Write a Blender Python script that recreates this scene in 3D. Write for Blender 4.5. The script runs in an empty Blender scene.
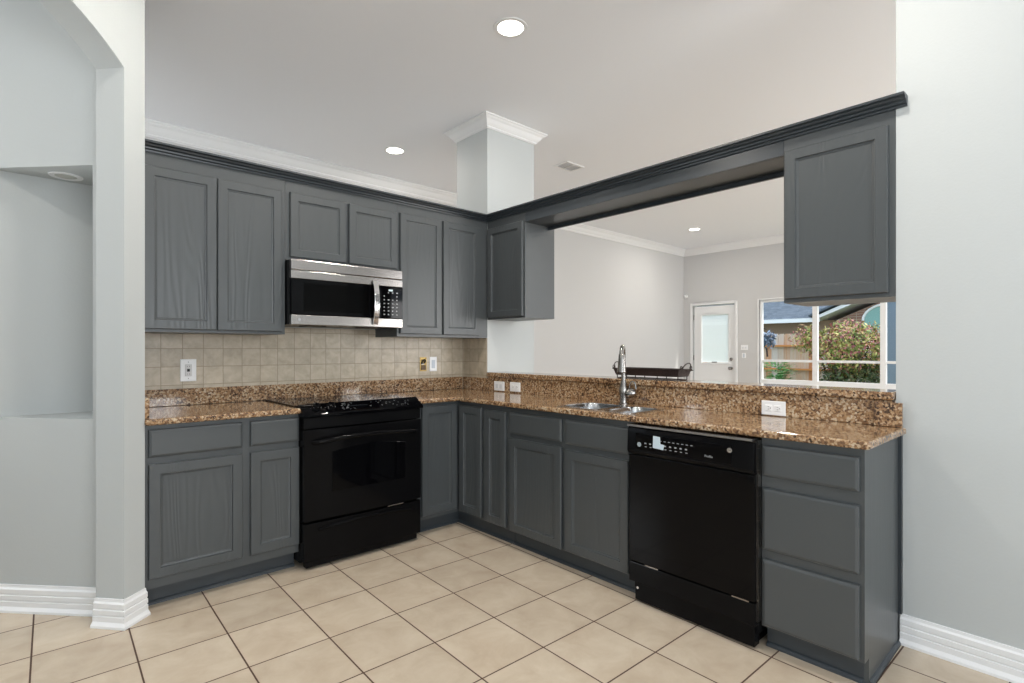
import bpy, bmesh, math, random
from mathutils import Vector, Matrix
random.seed(7)
S = bpy.context.scene
COL = S.collection
PI = math.pi
# ------------------------------------------------------------------ camera
cd = bpy.data.cameras.new('camera'); cam = bpy.data.objects.new('camera', cd); COL.objects.link(cam)
cam.location = (-2.736, -3.574, 1.231)
cam.rotation_euler = (PI/2, 0, -0.730)
cd.sensor_width = 36; cd.lens = 36*531.0/1024
cd.shift_x = 0.0077; cd.shift_y = 0.0078
cd.clip_start = 0.02; cd.clip_end = 200
S.camera = cam
S.view_settings.view_transform = 'Standard'
S.view_settings.look = 'None'
S.view_settings.gamma = 1.0
S.view_settings.use_curve_mapping = False
S.view_settings.exposure = -0.13
# ------------------------------------------------------------------ world, sun, added fill lamps at unseen windows
w = bpy.data.worlds.new('sky'); S.world = w; w.use_nodes = True
bg = w.node_tree.nodes['Background']
bg.inputs[0].default_value = (0.74, 0.87, 1.0, 1); bg.inputs[1].default_value = 2.0
def lamp(name, kind, loc, rot, energy, color=(1,1,1), **kw):
    l = bpy.data.lights.new(name, kind); l.energy = energy; l.color = color
    for k, v in kw.items(): setattr(l, k, v)
    o = bpy.data.objects.new(name, l); o.location = loc; o.rotation_euler = rot; COL.objects.link(o); return o
lamp('sun', 'SUN', (0, 0, 20), (math.radians(38), 0, math.radians(32)), 4.5, (1.0, 0.95, 0.86), angle=0.01)
WIN = (0.945, 0.975, 1.0)
# added area lamps at assumed, unseen windows, tilted up to brighten ceiling and walls
lamp('fill_lamp_left', 'AREA', (-4.78, -5.0, 1.55), (0, -PI/2-.4, 0), 22, WIN, shape='RECTANGLE', size=1.7, size_y=2.4)
lamp('fill_lamp_rear', 'AREA', (-2.2, -6.93, 1.6), (PI/2+.45, 0, 0), 116, WIN, shape='RECTANGLE', size=2.8, size_y=1.8)
lamp('fill_lamp_living', 'AREA', (3.4, -6.93, 1.6), (PI/2+.75, 0, 0), 260, (1.0, 0.975, 0.95), shape='RECTANGLE', size=4.0, size_y=1.9)

lamp('fill_lamp_hall', 'AREA', (-4.78, .95, 1.5), (0, -PI/2-.7, 0), 46, WIN, shape='RECTANGLE', size=1.6, size_y=1.1)  # added to brighten the passage ceiling and far wall

# ------------------------------------------------------------------ mesh helpers
class MB:
    def __init__(s, fr=None): s.v = []; s.f = []; s.fr = fr
    def add(s, vs, fs):
        b = len(s.v)
        for p in vs:
            p = Vector(p)
            if s.fr: p = s.fr(p)
            s.v.append(p)
        s.f += [[b+i for i in f] for f in fs]; return s
    def box(s, a, b):
        x0, y0, z0 = [min(a[i], b[i]) for i in range(3)]; x1, y1, z1 = [max(a[i], b[i]) for i in range(3)]
        return s.add([(x0,y0,z0),(x1,y0,z0),(x1,y1,z0),(x0,y1,z0),(x0,y0,z1),(x1,y0,z1),(x1,y1,z1),(x0,y1,z1)],
              [(0,3,2,1),(4,5,6,7),(0,1,5,4),(1,2,6,5),(2,3,7,6),(3,0,4,7)])
    def prism(s, poly, z0, z1, tf=None):       # poly (a,b) extruded along c; tf maps (a,b,c)->xyz
        n = len(poly); tf = tf or (lambda a, b, c: (a, b, c))
        return s.add([tf(a, b, z0) for a, b in poly]+[tf(a, b, z1) for a, b in poly],
              [list(range(n))[::-1], list(range(n, 2*n))]+[(i, (i+1) % n, n+(i+1) % n, n+i) for i in range(n)])
    def rings(s, u0, u1, z0, z1, rs, back=0.0):  # local (u, n, z); rs = [(inset, out)]
        vs = [(u0, back, z0), (u1, back, z0), (u1, back, z1), (u0, back, z1)]; fs = [(3, 2, 1, 0)]
        for ins, out in rs:
            vs += [(u0+ins, out, z0+ins), (u1-ins, out, z0+ins), (u1-ins, out, z1-ins), (u0+ins, out, z1-ins)]
        for k in range(len(rs)):
            a = 4*k; b = a+4
            fs += [(a+i, a+(i+1) % 4, b+(i+1) % 4, b+i) for i in range(4)]
        b = 4*len(rs); fs.append((b, b+1, b+2, b+3))
        return s.add(vs, fs)
    def tube(s, pts, r, n=10, cap=True):
        pts = [Vector(p) for p in pts]; rr = r if isinstance(r, (list, tuple)) else [r]*len(pts)
        vs = []; fs = []; t = (pts[1]-pts[0]).normalized()
        up = Vector((0, 0, 1)) if abs(t.z) < .9 else Vector((1, 0, 0)); nx = t.cross(up).normalized()
        for i, p in enumerate(pts):
            t = (pts[min(i+1, len(pts)-1)]-pts[max(i-1, 0)]).normalized()
            nx = (nx-t*nx.dot(t)).normalized(); ny = t.cross(nx)
            for k in range(n):
                a = 2*PI*k/n; vs.append(p+(nx*math.cos(a)+ny*math.sin(a))*rr[i])
        for i in range(len(pts)-1):
            for k in range(n): fs.append((i*n+k, i*n+(k+1) % n, (i+1)*n+(k+1) % n, (i+1)*n+k))
        if cap: fs += [tuple(range(n))[::-1], tuple((len(pts)-1)*n+k for k in range(n))]
        return s.add(vs, fs)
    def lathe(s, prof, c, n=24, ax=None, ring=False):       # prof [(r,h)] along axis ax
        A = Vector(ax or (0, 0, 1)).normalized(); up = Vector((1, 0, 0)) if abs(A.x) < .9 else Vector((0, 1, 0))
        nx = A.cross(up).normalized(); ny = A.cross(nx); c = Vector(c); vs = []; fs = []
        for r, h in prof:
            for k in range(n):
                a = 2*PI*k/n; vs.append(c+A*h+(nx*math.cos(a)+ny*math.sin(a))*max(r, 1e-4))
        for i in range(len(prof)-1):
            for k in range(n): fs.append((i*n+k, i*n+(k+1) % n, (i+1)*n+(k+1) % n, (i+1)*n+k))
        if ring: fs += [((len(prof)-1)*n+k, (len(prof)-1)*n+(k+1) % n, (k+1) % n, k) for k in range(n)]
        else: fs += [tuple(range(n))[::-1], tuple((len(prof)-1)*n+k for k in range(n))]
        return s.add(vs, fs)
    def sweep(s, prof, path, side=1):           # moulding: prof closed [(out,z)], path [(x,y)], mitred; side=1 -> out to the right of travel
        P = [Vector(p) for p in path]; n = len(prof); N = len(P); vs = []
        for i in range(N):
            d0 = (P[i]-P[i-1]).normalized() if i > 0 else None
            d1 = (P[i+1]-P[i]).normalized() if i < N-1 else None
            rn = lambda d: Vector((d.y, -d.x))*side
            if d0 is None: m = rn(d1)
            elif d1 is None: m = rn(d0)
            else:
                m = rn(d0)+rn(d1); m = m/(m.dot(rn(d0)))
            for o, z in prof: vs.append((P[i].x+m.x*o, P[i].y+m.y*o, z))
        fs = [tuple(range(n))[::-1], tuple((N-1)*n+k for k in range(n))]
        for i in range(N-1):
            for k in range(n): fs.append((i*n+k, i*n+(k+1) % n, (i+1)*n+(k+1) % n, (i+1)*n+k))
        return s.add(vs, fs)
    def cells(s, xs, ys, fill, z0, z1):         # union of grid cells as one slab
        nx, ny = len(xs), len(ys); vs = []; fs = []
        for z in (z0, z1):
            for y in ys:
                for x in xs: vs.append((x, y, z))
        I = lambda i, j, k: k*nx*ny+j*nx+i
        F = lambda i, j: 0 <= i < nx-1 and 0 <= j < ny-1 and fill(i, j)
        for i in range(nx-1):
            for j in range(ny-1):
                if not F(i, j): continue
                fs.append((I(i,j,1), I(i+1,j,1), I(i+1,j+1,1), I(i,j+1,1))); fs.append((I(i,j+1,0), I(i+1,j+1,0), I(i+1,j,0), I(i,j,0)))
                if not F(i, j-1): fs.append((I(i,j,0), I(i+1,j,0), I(i+1,j,1), I(i,j,1)))
                if not F(i, j+1): fs.append((I(i+1,j+1,0), I(i,j+1,0), I(i,j+1,1), I(i+1,j+1,1)))
                if not F(i-1, j): fs.append((I(i,j+1,0), I(i,j,0), I(i,j,1), I(i,j+1,1)))
                if not F(i+1, j): fs.append((I(i+1,j,0), I(i+1,j+1,0), I(i+1,j+1,1), I(i+1,j,1)))
        return s.add(vs, fs)
    def build(s, name, m, parent=None, bevel=0, seg=2, smooth=False, ang=35):
        off = Vector((0, 0, 0)); q = parent
        while q: off += q.location; q = q.parent
        me = bpy.data.meshes.new(name); me.from_pydata([v-off for v in s.v], [], s.f)
        bm = bmesh.new(); bm.from_mesh(me)
        bmesh.ops.remove_doubles(bm, verts=bm.verts, dist=1e-6)
        lone = [v for v in bm.verts if not v.link_faces]
        if lone: bmesh.ops.delete(bm, geom=lone, context='VERTS')
        big = [f for f in bm.faces if len(f.verts) > 4]
        if big: bmesh.ops.triangulate(bm, faces=big)
        bmesh.ops.recalc_face_normals(bm, faces=bm.faces)
        if smooth:
            for f in bm.faces: f.smooth = True
            for e in bm.edges:
                if len(e.link_faces) == 2 and e.calc_face_angle(0) > math.radians(ang): e.smooth = False
        bm.to_mesh(me); bm.free()
        if m: me.materials.append(m)
        o = bpy.data.objects.new(name, me); COL.objects.link(o)
        if parent: o.parent = parent
        if bevel:
            md = o.modifiers.new('bevel', 'BEVEL'); md.width = bevel; md.segments = seg; md.limit_method = 'ANGLE'; md.angle_limit = math.radians(40)
            md.harden_normals = False
        return o
def tag(o, label=None, cat=None, group=None, kind=None):
    if label: o['label'] = label
    if cat: o['category'] = cat
    if group: o['group'] = group
    if kind: o['kind'] = kind
    return o
def thing(name, loc, label, cat, group=None):
    o = bpy.data.objects.new(name, None); COL.objects.link(o); o.location = loc; o.empty_display_size = .05
    return tag(o, label, cat, group)
def struct(o): o['kind'] = 'structure'; return o

# ------------------------------------------------------------------ materials
def srgb(r, g, b):
    f = lambda c: (c/255/12.92) if c/255 <= .04045 else ((c/255+.055)/1.055)**2.4
    return (f(r), f(g), f(b), 1)
def newmat(name):
    m = bpy.data.materials.new(name); m.use_nodes = True; nt = m.node_tree
    return m, nt, nt.nodes['Principled BSDF']
def mat(name, col, rough=.5, metal=0, spec=.5, bump=None, emit=None, coat=0):
    m, nt, b = newmat(name)
    b.inputs['Base Color'].default_value = col if len(col) == 4 else (*col, 1)
    b.inputs['Roughness'].default_value = rough; b.inputs['Metallic'].default_value = metal
    b.inputs['Specular IOR Level'].default_value = spec
    if coat: b.inputs['Coat Weight'].default_value = coat; b.inputs['Coat Roughness'].default_value = .05
    if emit:
        b.inputs['Emission Color'].default_value = (*emit[0], 1); b.inputs['Emission Strength'].default_value = emit[1]
    if bump:
        sc, st, di = bump
        tc = nt.nodes.new('ShaderNodeTexCoord'); n = nt.nodes.new('ShaderNodeTexNoise'); n.inputs['Scale'].default_value = sc; n.inputs['Detail'].default_value = 3
        bp = nt.nodes.new('ShaderNodeBump'); bp.inputs['Strength'].default_value = st; bp.inputs['Distance'].default_value = di
        nt.links.new(tc.outputs['Object'], n.inputs['Vector']); nt.links.new(n.outputs['Fac'], bp.inputs['Height']); nt.links.new(bp.outputs['Normal'], b.inputs['Normal'])
    return m
def ramp(nt, stops, inp, interp='LINEAR'):
    r = nt.nodes.new('ShaderNodeValToRGB'); r.color_ramp.interpolation = interp
    e = r.color_ramp.elements
    while len(e) < len(stops): e.new(.5)
    for k, (p, c) in enumerate(stops): e[k].position = p; e[k].color = c
    nt.links.new(inp, r.inputs[0]); return r.outputs[0]
def math_(nt, op, a, b=None):
    n = nt.nodes.new('ShaderNodeMath'); n.operation = op
    for i, x in enumerate((a, b)):
        if x is None: continue
        if isinstance(x, (int, float)): n.inputs[i].default_value = x
        else: nt.links.new(x, n.inputs[i])
    return n.outputs[0]
def mix_(nt, fac, a, b, mode='MIX'):
    n = nt.nodes.new('ShaderNodeMix'); n.data_type = 'RGBA'; n.blend_type = mode
    for idx, x in ((0, fac), (6, a), (7, b)):
        if isinstance(x, (int, float)): n.inputs[idx].default_value = x
        elif isinstance(x, tuple): n.inputs[idx].default_value = x
        else: nt.links.new(x, n.inputs[idx])
    return n.outputs[2]
def noise_(nt, vec, scale, detail=4, rough=.55, dist=0):
    n = nt.nodes.new('ShaderNodeTexNoise'); n.inputs['Scale'].default_value = scale; n.inputs['Detail'].default_value = detail
    n.inputs['Roughness'].default_value = rough; n.inputs['Distortion'].default_value = dist; nt.links.new(vec, n.inputs['Vector']); return n.outputs['Fac']
def tile_mat(name, axes, org, pitch, rot, grout, gcol, c0, c1, rough, bump=.25, nscale=6):
    m, nt, b = newmat(name)
    g = nt.nodes.new('ShaderNodeNewGeometry'); sp = nt.nodes.new('ShaderNodeSeparateXYZ'); nt.links.new(g.outputs['Position'], sp.inputs[0])
    A = math_(nt, 'SUBTRACT', sp.outputs[axes[0]], org[0]); B = math_(nt, 'SUBTRACT', sp.outputs[axes[1]], org[1])
    ca, sa = math.cos(rot), math.sin(rot)
    U = math_(nt, 'DIVIDE', math_(nt, 'ADD', math_(nt, 'MULTIPLY', A, ca), math_(nt, 'MULTIPLY', B, sa)), pitch[0])
    V = math_(nt, 'DIVIDE', math_(nt, 'SUBTRACT', math_(nt, 'MULTIPLY', B, ca), math_(nt, 'MULTIPLY', A, sa)), pitch[1])
    def edge(x, gw):
        fr = math_(nt, 'FRACT', math_(nt, 'ADD', x, .5)); d = math_(nt, 'ABSOLUTE', math_(nt, 'SUBTRACT', fr, .5)); return math_(nt, 'LESS_THAN', d, gw)
    E_ = math_(nt, 'MAXIMUM', edge(U, grout/pitch[0]/2), edge(V, grout/pitch[1]/2))
    cx = nt.nodes.new('ShaderNodeCombineXYZ'); nt.links.new(math_(nt, 'FLOOR', U), cx.inputs[0]); nt.links.new(math_(nt, 'FLOOR', V), cx.inputs[1])
    wn = nt.nodes.new('ShaderNodeTexWhiteNoise'); nt.links.new(cx.outputs[0], wn.inputs['Vector'])
    ad = nt.nodes.new('ShaderNodeVectorMath'); ad.operation = 'MULTIPLY_ADD'; nt.links.new(wn.outputs['Color'], ad.inputs[0]); ad.inputs[1].default_value = (9, 9, 9); nt.links.new(g.outputs['Position'], ad.inputs[2])
    nz = noise_(nt, ad.outputs[0], nscale, 6, .6, .4)
    base = ramp(nt, [(.3, c0), (.7, c1)], nz)
    tone = math_(nt, 'ADD', math_(nt, 'MULTIPLY', wn.outputs['Value'], .10), .95)
    tn = nt.nodes.new('ShaderNodeCombineColor')
    for i in range(3): nt.links.new(tone, tn.inputs[i])
    col = mix_(nt, 1.0, base, tn.outputs[0], 'MULTIPLY')
    nt.links.new(mix_(nt, E_, col, gcol), b.inputs['Base Color'])
    nt.links.new(math_(nt, 'ADD', math_(nt, 'MULTIPLY', E_, .5), rough), b.inputs['Roughness'])
    bp = nt.nodes.new('ShaderNodeBump'); bp.inputs['Strength'].default_value = bump; bp.inputs['Distance'].default_value = .003
    h = math_(nt, 'SUBTRACT', math_(nt, 'MULTIPLY', nz, .3), E_); nt.links.new(h, bp.inputs['Height']); nt.links.new(bp.outputs[0], b.inputs['Normal'])
    return m
def granite():
    m, nt, b = newmat('granite')
    g = nt.nodes.new('ShaderNodeNewGeometry'); pos = g.outputs['Position']
    v = nt.nodes.new('ShaderNodeTexVoronoi'); v.inputs['Scale'].default_value = 115; nt.links.new(pos, v.inputs['Vector'])
    sep = nt.nodes.new('ShaderNodeSeparateColor'); nt.links.new(v.outputs['Color'], sep.inputs[0])
    n1 = noise_(nt, pos, 105, 5, .75, 1.0); n2 = noise_(nt, pos, 7, 4, .6, .6)
    k = math_(nt, 'ADD', math_(nt, 'MULTIPLY', sep.outputs[0], .42), math_(nt, 'MULTIPLY', n1, .85))
    k = math_(nt, 'ADD', k, math_(nt, 'MULTIPLY', math_(nt, 'SUBTRACT', n2, .5), .45))
    c = ramp(nt, [(.36, srgb(48, 36, 28)), (.48, srgb(94, 70, 52)), (.60, srgb(138, 104, 73)), (.74, srgb(169, 137, 101)), (.90, srgb(196, 180, 156))], k)
    nt.links.new(c, b.inputs['Base Color']); b.inputs['Roughness'].default_value = .09; b.inputs['Specular IOR Level'].default_value = .6
    return m
def cabinet_paint(name, col, grain=.35, scale=1.0, axis='Z'):
    m, nt, b = newmat(name)
    g = nt.nodes.new('ShaderNodeNewGeometry'); mp = nt.nodes.new('ShaderNodeMapping'); nt.links.new(g.outputs['Position'], mp.inputs['Vector'])
    mp.inputs['Scale'].default_value = (1, 1, .05)
    n1 = noise_(nt, mp.outputs[0], 70*scale, 4, .6, 0)
    mp2 = nt.nodes.new('ShaderNodeMapping'); nt.links.new(g.outputs['Position'], mp2.inputs['Vector']); mp2.inputs['Scale'].default_value = (1, 1, .13)
    n2 = noise_(nt, mp2.outputs[0], 6.5, 1.2, .5, .2)
    ct = math_(nt, 'SINE', math_(nt, 'MULTIPLY', n2, 75))
    h = math_(nt, 'ADD', math_(nt, 'MULTIPLY', n1, .35), math_(nt, 'MULTIPLY', ct, .30))
    bp = nt.nodes.new('ShaderNodeBump'); bp.inputs['Strength'].default_value = grain; bp.inputs['Distance'].default_value = .0015
    nt.links.new(h, bp.inputs['Height']); nt.links.new(bp.outputs[0], b.inputs['Normal'])
    b.inputs['Base Color'].default_value = col; b.inputs['Roughness'].default_value = .36; b.inputs['Specular IOR Level'].default_value = .5
    return m
def steel(name, col, rough=.28):
    m, nt, b = newmat(name)
    g = nt.nodes.new('ShaderNodeNewGeometry'); mp = nt.nodes.new('ShaderNodeMapping'); nt.links.new(g.outputs['Position'], mp.inputs['Vector']); mp.inputs['Scale'].default_value = (1, 1, 60)
    n = noise_(nt, mp.outputs[0], 12, 3)
    nt.links.new(math_(nt, 'ADD', math_(nt, 'MULTIPLY', n, .15), rough-.07), b.inputs['Roughness'])
    b.inputs['Base Color'].default_value = col; b.inputs['Metallic'].default_value = 1
    return m
M = {}
M['wall'] = mat('wall_paint', srgb(186, 190, 190), .6, spec=.3, bump=(90, .12, .004))
M['wall_warm'] = mat('living_wall_paint', srgb(200, 200, 200), .6, spec=.3, bump=(90, .1, .004))
M['ceiling'] = mat('ceiling_paint', srgb(238, 240, 244), .8, spec=.2, bump=(60, .1, .004))
M['trim'] = mat('white_trim_paint', srgb(232, 233, 234), .35)
M['cab'] = cabinet_paint('slate_cabinet_paint', srgb(71, 75, 77), .12)
M['cabdoor'] = cabinet_paint('slate_door_paint_with_oak_grain', srgb(71, 75, 77), .6)
M['crown'] = mat('dark_slate_crown_paint', srgb(50, 56, 61), .3)
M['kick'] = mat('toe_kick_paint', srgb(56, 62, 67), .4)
M['granite'] = granite()
M['floor'] = tile_mat('floor_tile', (0, 1), (-.793, -.447), (.3215, .3215), -.023, .0062, srgb(74, 50, 36), srgb(188, 171, 150), srgb(207, 193, 173), .24)
M['tile'] = tile_mat('backsplash_tile', (0, 2), (-2.175, 1.236), (.108, .106), 0, .003, srgb(142, 130, 112), srgb(166, 154, 134), srgb(196, 184, 164), .35, nscale=14)
M['tile_side'] = tile_mat('backsplash_tile_side', (1, 2), (-.316, 1.236), (.108, .106), 0, .003, srgb(142, 130, 112), srgb(166, 154, 134), srgb(196, 184, 164), .35, nscale=14)
M['black'] = mat('black_enamel', (.004, .004, .0045), .10, spec=.10)
M['blackglass'] = mat('black_glass', (.0015, .0015, .002), .05, spec=.14)
M['blacksoft'] = mat('black_plastic', (.005, .005, .0055), .25, spec=.12)
M['steel'] = steel('brushed_stainless', (.36, .34, .325, 1), .24)
M['sinksteel'] = mat('satin_sink_steel', (.50, .51, .52), .17, metal=1)
M['chrome'] = mat('polished_steel', (.72, .72, .72), .16, metal=1)
M['nickel'] = mat('brushed_nickel', (.30, .285, .27), .24, metal=1)
M['plastic'] = mat('white_plastic', srgb(236, 237, 238), .3)
M['slot'] = mat('dark_slot', (.01, .01, .01), .6)
M['brass'] = mat('brass_box', (.40, .28, .10), .4, metal=.6)
M['print'] = mat('pale_printing', (.34, .35, .36), .5)
M['wicker'] = mat('dark_wicker', (.022, .010, .008), .5, bump=(220, .8, .01))
M['iron'] = mat('dark_iron', (.03, .02, .018), .4, metal=.5)
M['lens'] = mat('lit_lamp_lens', (1, 1, 1), .5, emit=((1.0, .93, .82), 14))
M['lens_off'] = mat('frosted_lamp_lens', srgb(190, 190, 184), .5)

# ------------------------------------------------------------------ structure
H = 3.09
def flat(name, m, parts, bevel=0):
    b = MB()
    for a, c in parts: b.box(a, c)
    return struct(b.build(name, m, bevel=bevel))
flat('floor', M['floor'], [((-5, -7.1, -.1), (6.6, 1.78, 0))])
flat('ceiling', M['ceiling'], [((-5, -7.1, H), (6.6, 1.78, H+.12))])
flat('wall_left', M['wall'], [((-4.98, -7, 0), (-4.84, -6.2, H)), ((-4.98, -3.8, 0), (-4.84, .4, H)), ((-4.98, 1.5, 0), (-4.84, 1.62, H)), ((-4.98, .4, 0), (-4.84, 1.5, .7)), ((-4.98, .4, 2.3), (-4.84, 1.5, H)), ((-4.98, -6.2, 0), (-4.84, -3.8, .7)), ((-4.98, -6.2, 2.4), (-4.84, -3.8, H))])
flat('wall_rear', M['wall'], [((-4.98, -7.1, 0), (-3.6, -6.98, H)), ((-.8, -7.1, 0), (1.4, -6.98, H)), ((5.4, -7.1, 0), (6.6, -6.98, H)),
     ((-3.6, -7.1, 0), (-.8, -6.98, .7)), ((-3.6, -7.1, 2.5), (-.8, -6.98, H)), ((1.4, -7.1, 0), (5.4, -6.98, .65)), ((1.4, -7.1, 2.55), (5.4, -6.98, H))])
flat('wall_far', M['wall_warm'], [((-4.98, 1.62, 0), (6.6, 1.78, H))])
# end wall of the living room with a door and a window opening
DY0, DY1, DZ = .645, 1.435, 2.04
WY0, WY1, WZ0, WZ1 = -2.40, .235, .60, 2.065
flat('wall_end', M['wall_warm'], [((6.45, DY1, 0), (6.6, 1.62, H)), ((6.45, DY0, DZ), (6.6, DY1, H)), ((6.45, WY1, 0), (6.6, DY0, H)),
     ((6.45, WY0, 0), (6.6, WY1, WZ0)), ((6.45, WY0, WZ1), (6.6, WY1, H)), ((6.45, -6.98, 0), (6.6, WY0, H))])
wb = flat('wall_back', M['wall'], [((-2.336, 0, 0), (0, .09, 2.215))])
flat('wall_column', M['wall'], [((0, -.316, 0), (.526, .09, H))])
flat('wall_peninsula', M['wall'], [((0, -3.005, 0), (.13, -.316, 1.0145))])
flat('wall_right', M['wall'], [((0, -6.98, 0), (.33, -3.005, H))])
flat('wall_stub', M['wall'], [((-2.47, -.56, 0), (-2.336, .09, H))])
# arch wall, diagonal
c0 = Vector((-2.334, -.618)); dd = Vector((-.76, -.65)).normalized(); nn = Vector((dd.y, -dd.x))
if nn.x > 0: nn = -nn
SP, S0, S1, R = 2.484, .115, 1.315, 1.0
arc = []
for k in range(25):
    s_ = S0+(S1-S0)*k/24; x_ = s_-(S0+S1)/2; arc.append((s_, SP+math.sqrt(R*R-x_*x_)-math.sqrt(R*R-.36)))
tfA = lambda a, z, c: (c0.x+dd.x*a+nn.x*c, c0.y+dd.y*a+nn.y*c, z)
wa = MB(); wa.prism([(0, 0), (S0, 0)]+arc+[(S1, 0), (3.28, 0), (3.28, H), (0, H)], 0, .14, tfA)
struct(wa.build('wall_arch', M['wall']))
# hall wall with the niche
wh = MB()
N0 = (-2.514, -.447); NB = (-2.892, -.05); NC = (-2.47, -.05); ND = (-2.47, -.41)
for z0, z1 in ((0, .906), (2.092, H)): wh.prism([N0, NB, NC, ND], z0, z1)
wh.prism([(-2.445, -.515), N0, ND, (-2.40, -.41)], 0, H)
wh.box((-2.90, -.05, 0), (-2.47, .05, H))
wh.prism([NB, (NB[0]-.9, NB[1]+.95), (NB[0]-.83, NB[1]+1.02), (NB[0]+.07, NB[1]+.07)], 0, H)
struct(wh.build('wall_hall', M['wall']))

BASE = [(0, 0), (.030, 0), (.029, .010), (.021, .020), (.018, .024), (.018, .046), (.013, .049), (.013, .052), (.017, .055), (.017, .074), (.012, .077), (.012, .080), (.015, .083), (.015, .103), (.008, .110), (.006, .122), (0, .122)]
def base(name, path, side): return struct(MB().sweep(BASE, path, side).build(name, M['trim']))
base('baseboard_right', [(0, -3.022), (0, -6.95)], 1)
ji = (c0.x+dd.x*S0+nn.x*.14, c0.y+dd.y*S0+nn.y*.14)
jo = (c0.x+dd.x*S0, c0.y+dd.y*S0)
base('baseboard_arch', [ji, jo, (c0.x+.0, c0.y+.0)], 1)
base('baseboard_hall', [(NB[0]-.85, NB[1]+.9), NB, (N0[0]+.035, N0[1]-.037)], 1)
base('baseboard_far', [(-4.8, 1.62), (6.45, 1.62), (6.45, DY1+.07)], 1)
base('baseboard_end', [(6.45, DY0-.07), (6.45, -6.9)], 1)
def crown_prof(z, h, d):
    return [(0, z), (d, z), (d, z-.10*h), (d*.86, z-.16*h), (d*.80, z-.24*h), (d*.62, z-.36*h), (d*.42, z-.62*h), (d*.26, z-.78*h), (d*.20, z-.80*h), (d*.20, z-.90*h), (d*.08, z-h), (0, z-h)]
struct(MB().sweep(crown_prof(H, .115, .10), [(-4.8, 1.62), (6.45, 1.62), (6.45, -6.9)], 1).build('trim_1', M['trim']))
struct(MB().sweep(crown_prof(H, .085, .085), [(0.526, .09), (0, .09), (0, -.316), (.526, -.316), (.526, .09)], 1).build('trim_2', M['trim']))

# tile and granite on the walls
o = MB().box((-2.336, -.008, 1.003), (-.008, 0, 1.376)).build('tile_backsplash', M['tile'], wb)
o = MB().box((-.008, -.316, 1.003), (0, -.008, 1.321)).build('tile_return', M['tile_side'], wb)

# door 1 (living room, half light with blinds)
dr = MB()
for a, c in (((6.475, DY0+.02, .01), (6.515, DY1-.02, .99)), ((6.475, DY0+.02, 1.86), (6.515, DY1-.02, DZ-.02)), ((6.475, DY0+.02, .99), (6.515, DY0+.125, 1.86)), ((6.475, DY1-.155, .99), (6.515, DY1-.02, 1.86))): dr.box(a, c)
door = struct(dr.build('door_1', M['trim']))
fr = MB()
for a, c in (((6.432, DY0-.045, 0), (6.47, DY0, DZ+.045)), ((6.432, DY1, 0), (6.47, DY1+.045, DZ+.045)), ((6.432, DY0, DZ), (6.47, DY1, DZ+.045))): fr.box(a, c)
fr.build('door_casing', M['trim'], door, bevel=.006)
M['blind'] = mat('translucent_white_blind', srgb(236, 242, 246), .5); 
b_ = M['blind'].node_tree.nodes['Principled BSDF']; b_.inputs['Transmission Weight'].default_value = 0
nt = M['blind'].node_tree; tr = nt.nodes.new('ShaderNodeBsdfTranslucent'); tr.inputs[0].default_value = (1, 1, 1, 1); mx = nt.nodes.new('ShaderNodeMixShader'); mx.inputs[0].default_value = .9
nt.links.new(b_.outputs[0], mx.inputs[1]); nt.links.new(tr.outputs[0], mx.inputs[2]); nt.links.new(mx.outputs[0], nt.nodes['Material Output'].inputs[0])
bl = MB()
for k in range(43):
    z = 1.0+k*.02; bl.add([(6.490, DY0+.125, z), (6.490, DY1-.155, z), (6.496, DY1-.155, z+.0195), (6.496, DY0+.125, z+.0195)], [(0, 1, 2, 3)])
bl.build('door_blind', M['blind'], door)
gm, nt, gb = newmat('clear_glass')
gb.inputs['Base Color'].default_value = (1, 1, 1, 1); gb.inputs['Roughness'].default_value = 0; 
gl = nt.nodes.new('ShaderNodeBsdfGlossy'); gl.inputs['Roughness'].default_value = .01; tp = nt.nodes.new('ShaderNodeBsdfTransparent'); mx = nt.nodes.new('ShaderNodeMixShader'); mx.inputs[0].default_value = .002
nt.links.new(tp.outputs[0], mx.inputs[1]); nt.links.new(gl.outputs[0], mx.inputs[2]); nt.links.new(mx.outputs[0], nt.nodes['Material Output'].inputs[0]); M['glass'] = gm
MB().box((6.484, DY0+.125, .99), (6.487, DY1-.155, 1.86)).build('door_glass', M['glass'], door)
fr = MB()
for a, c in (((6.466, DY0+.10, .965), (6.476, DY0+.13, 1.885)), ((6.466, DY1-.16, .965), (6.476, DY1-.13, 1.885)), ((6.466, DY0+.13, .965), (6.476, DY1-.16, .993)), ((6.466, DY0+.13, 1.857), (6.476, DY1-.16, 1.885))): fr.box(a, c)
fr.build('light_frame', M['trim'], door, bevel=.003)
MB().lathe([(.03, 0), (.03, .008), (.012, .01), (.012, .04), (.026, .05), (.03, .065), (.02, .08), (.002, .083)], (6.475, DY0+.08, .90), ax=(-1, 0, 0)).build('door_handle', M['nickel'], door, smooth=True)
MB().lathe([(.028, 0), (.028, .012), (.02, .02), (.002, .021)], (6.475, DY0+.08, 1.06), ax=(-1, 0, 0)).box((6.452, DY0+.074, 1.04), (6.458, DY0+.086, 1.08)).build('deadbolt', M['nickel'], door)
for z in (1.82, 1.08, .3): MB().lathe([(.008, 0), (.008, .09)], (6.468, DY1-.012, z-.045), n=8).build('hinge', M['nickel'], door)
MB().box((6.462, DY0+.34, .993), (6.474, DY0+.43, 1.012)).build('blind_slider', M['nickel'], door)

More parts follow.
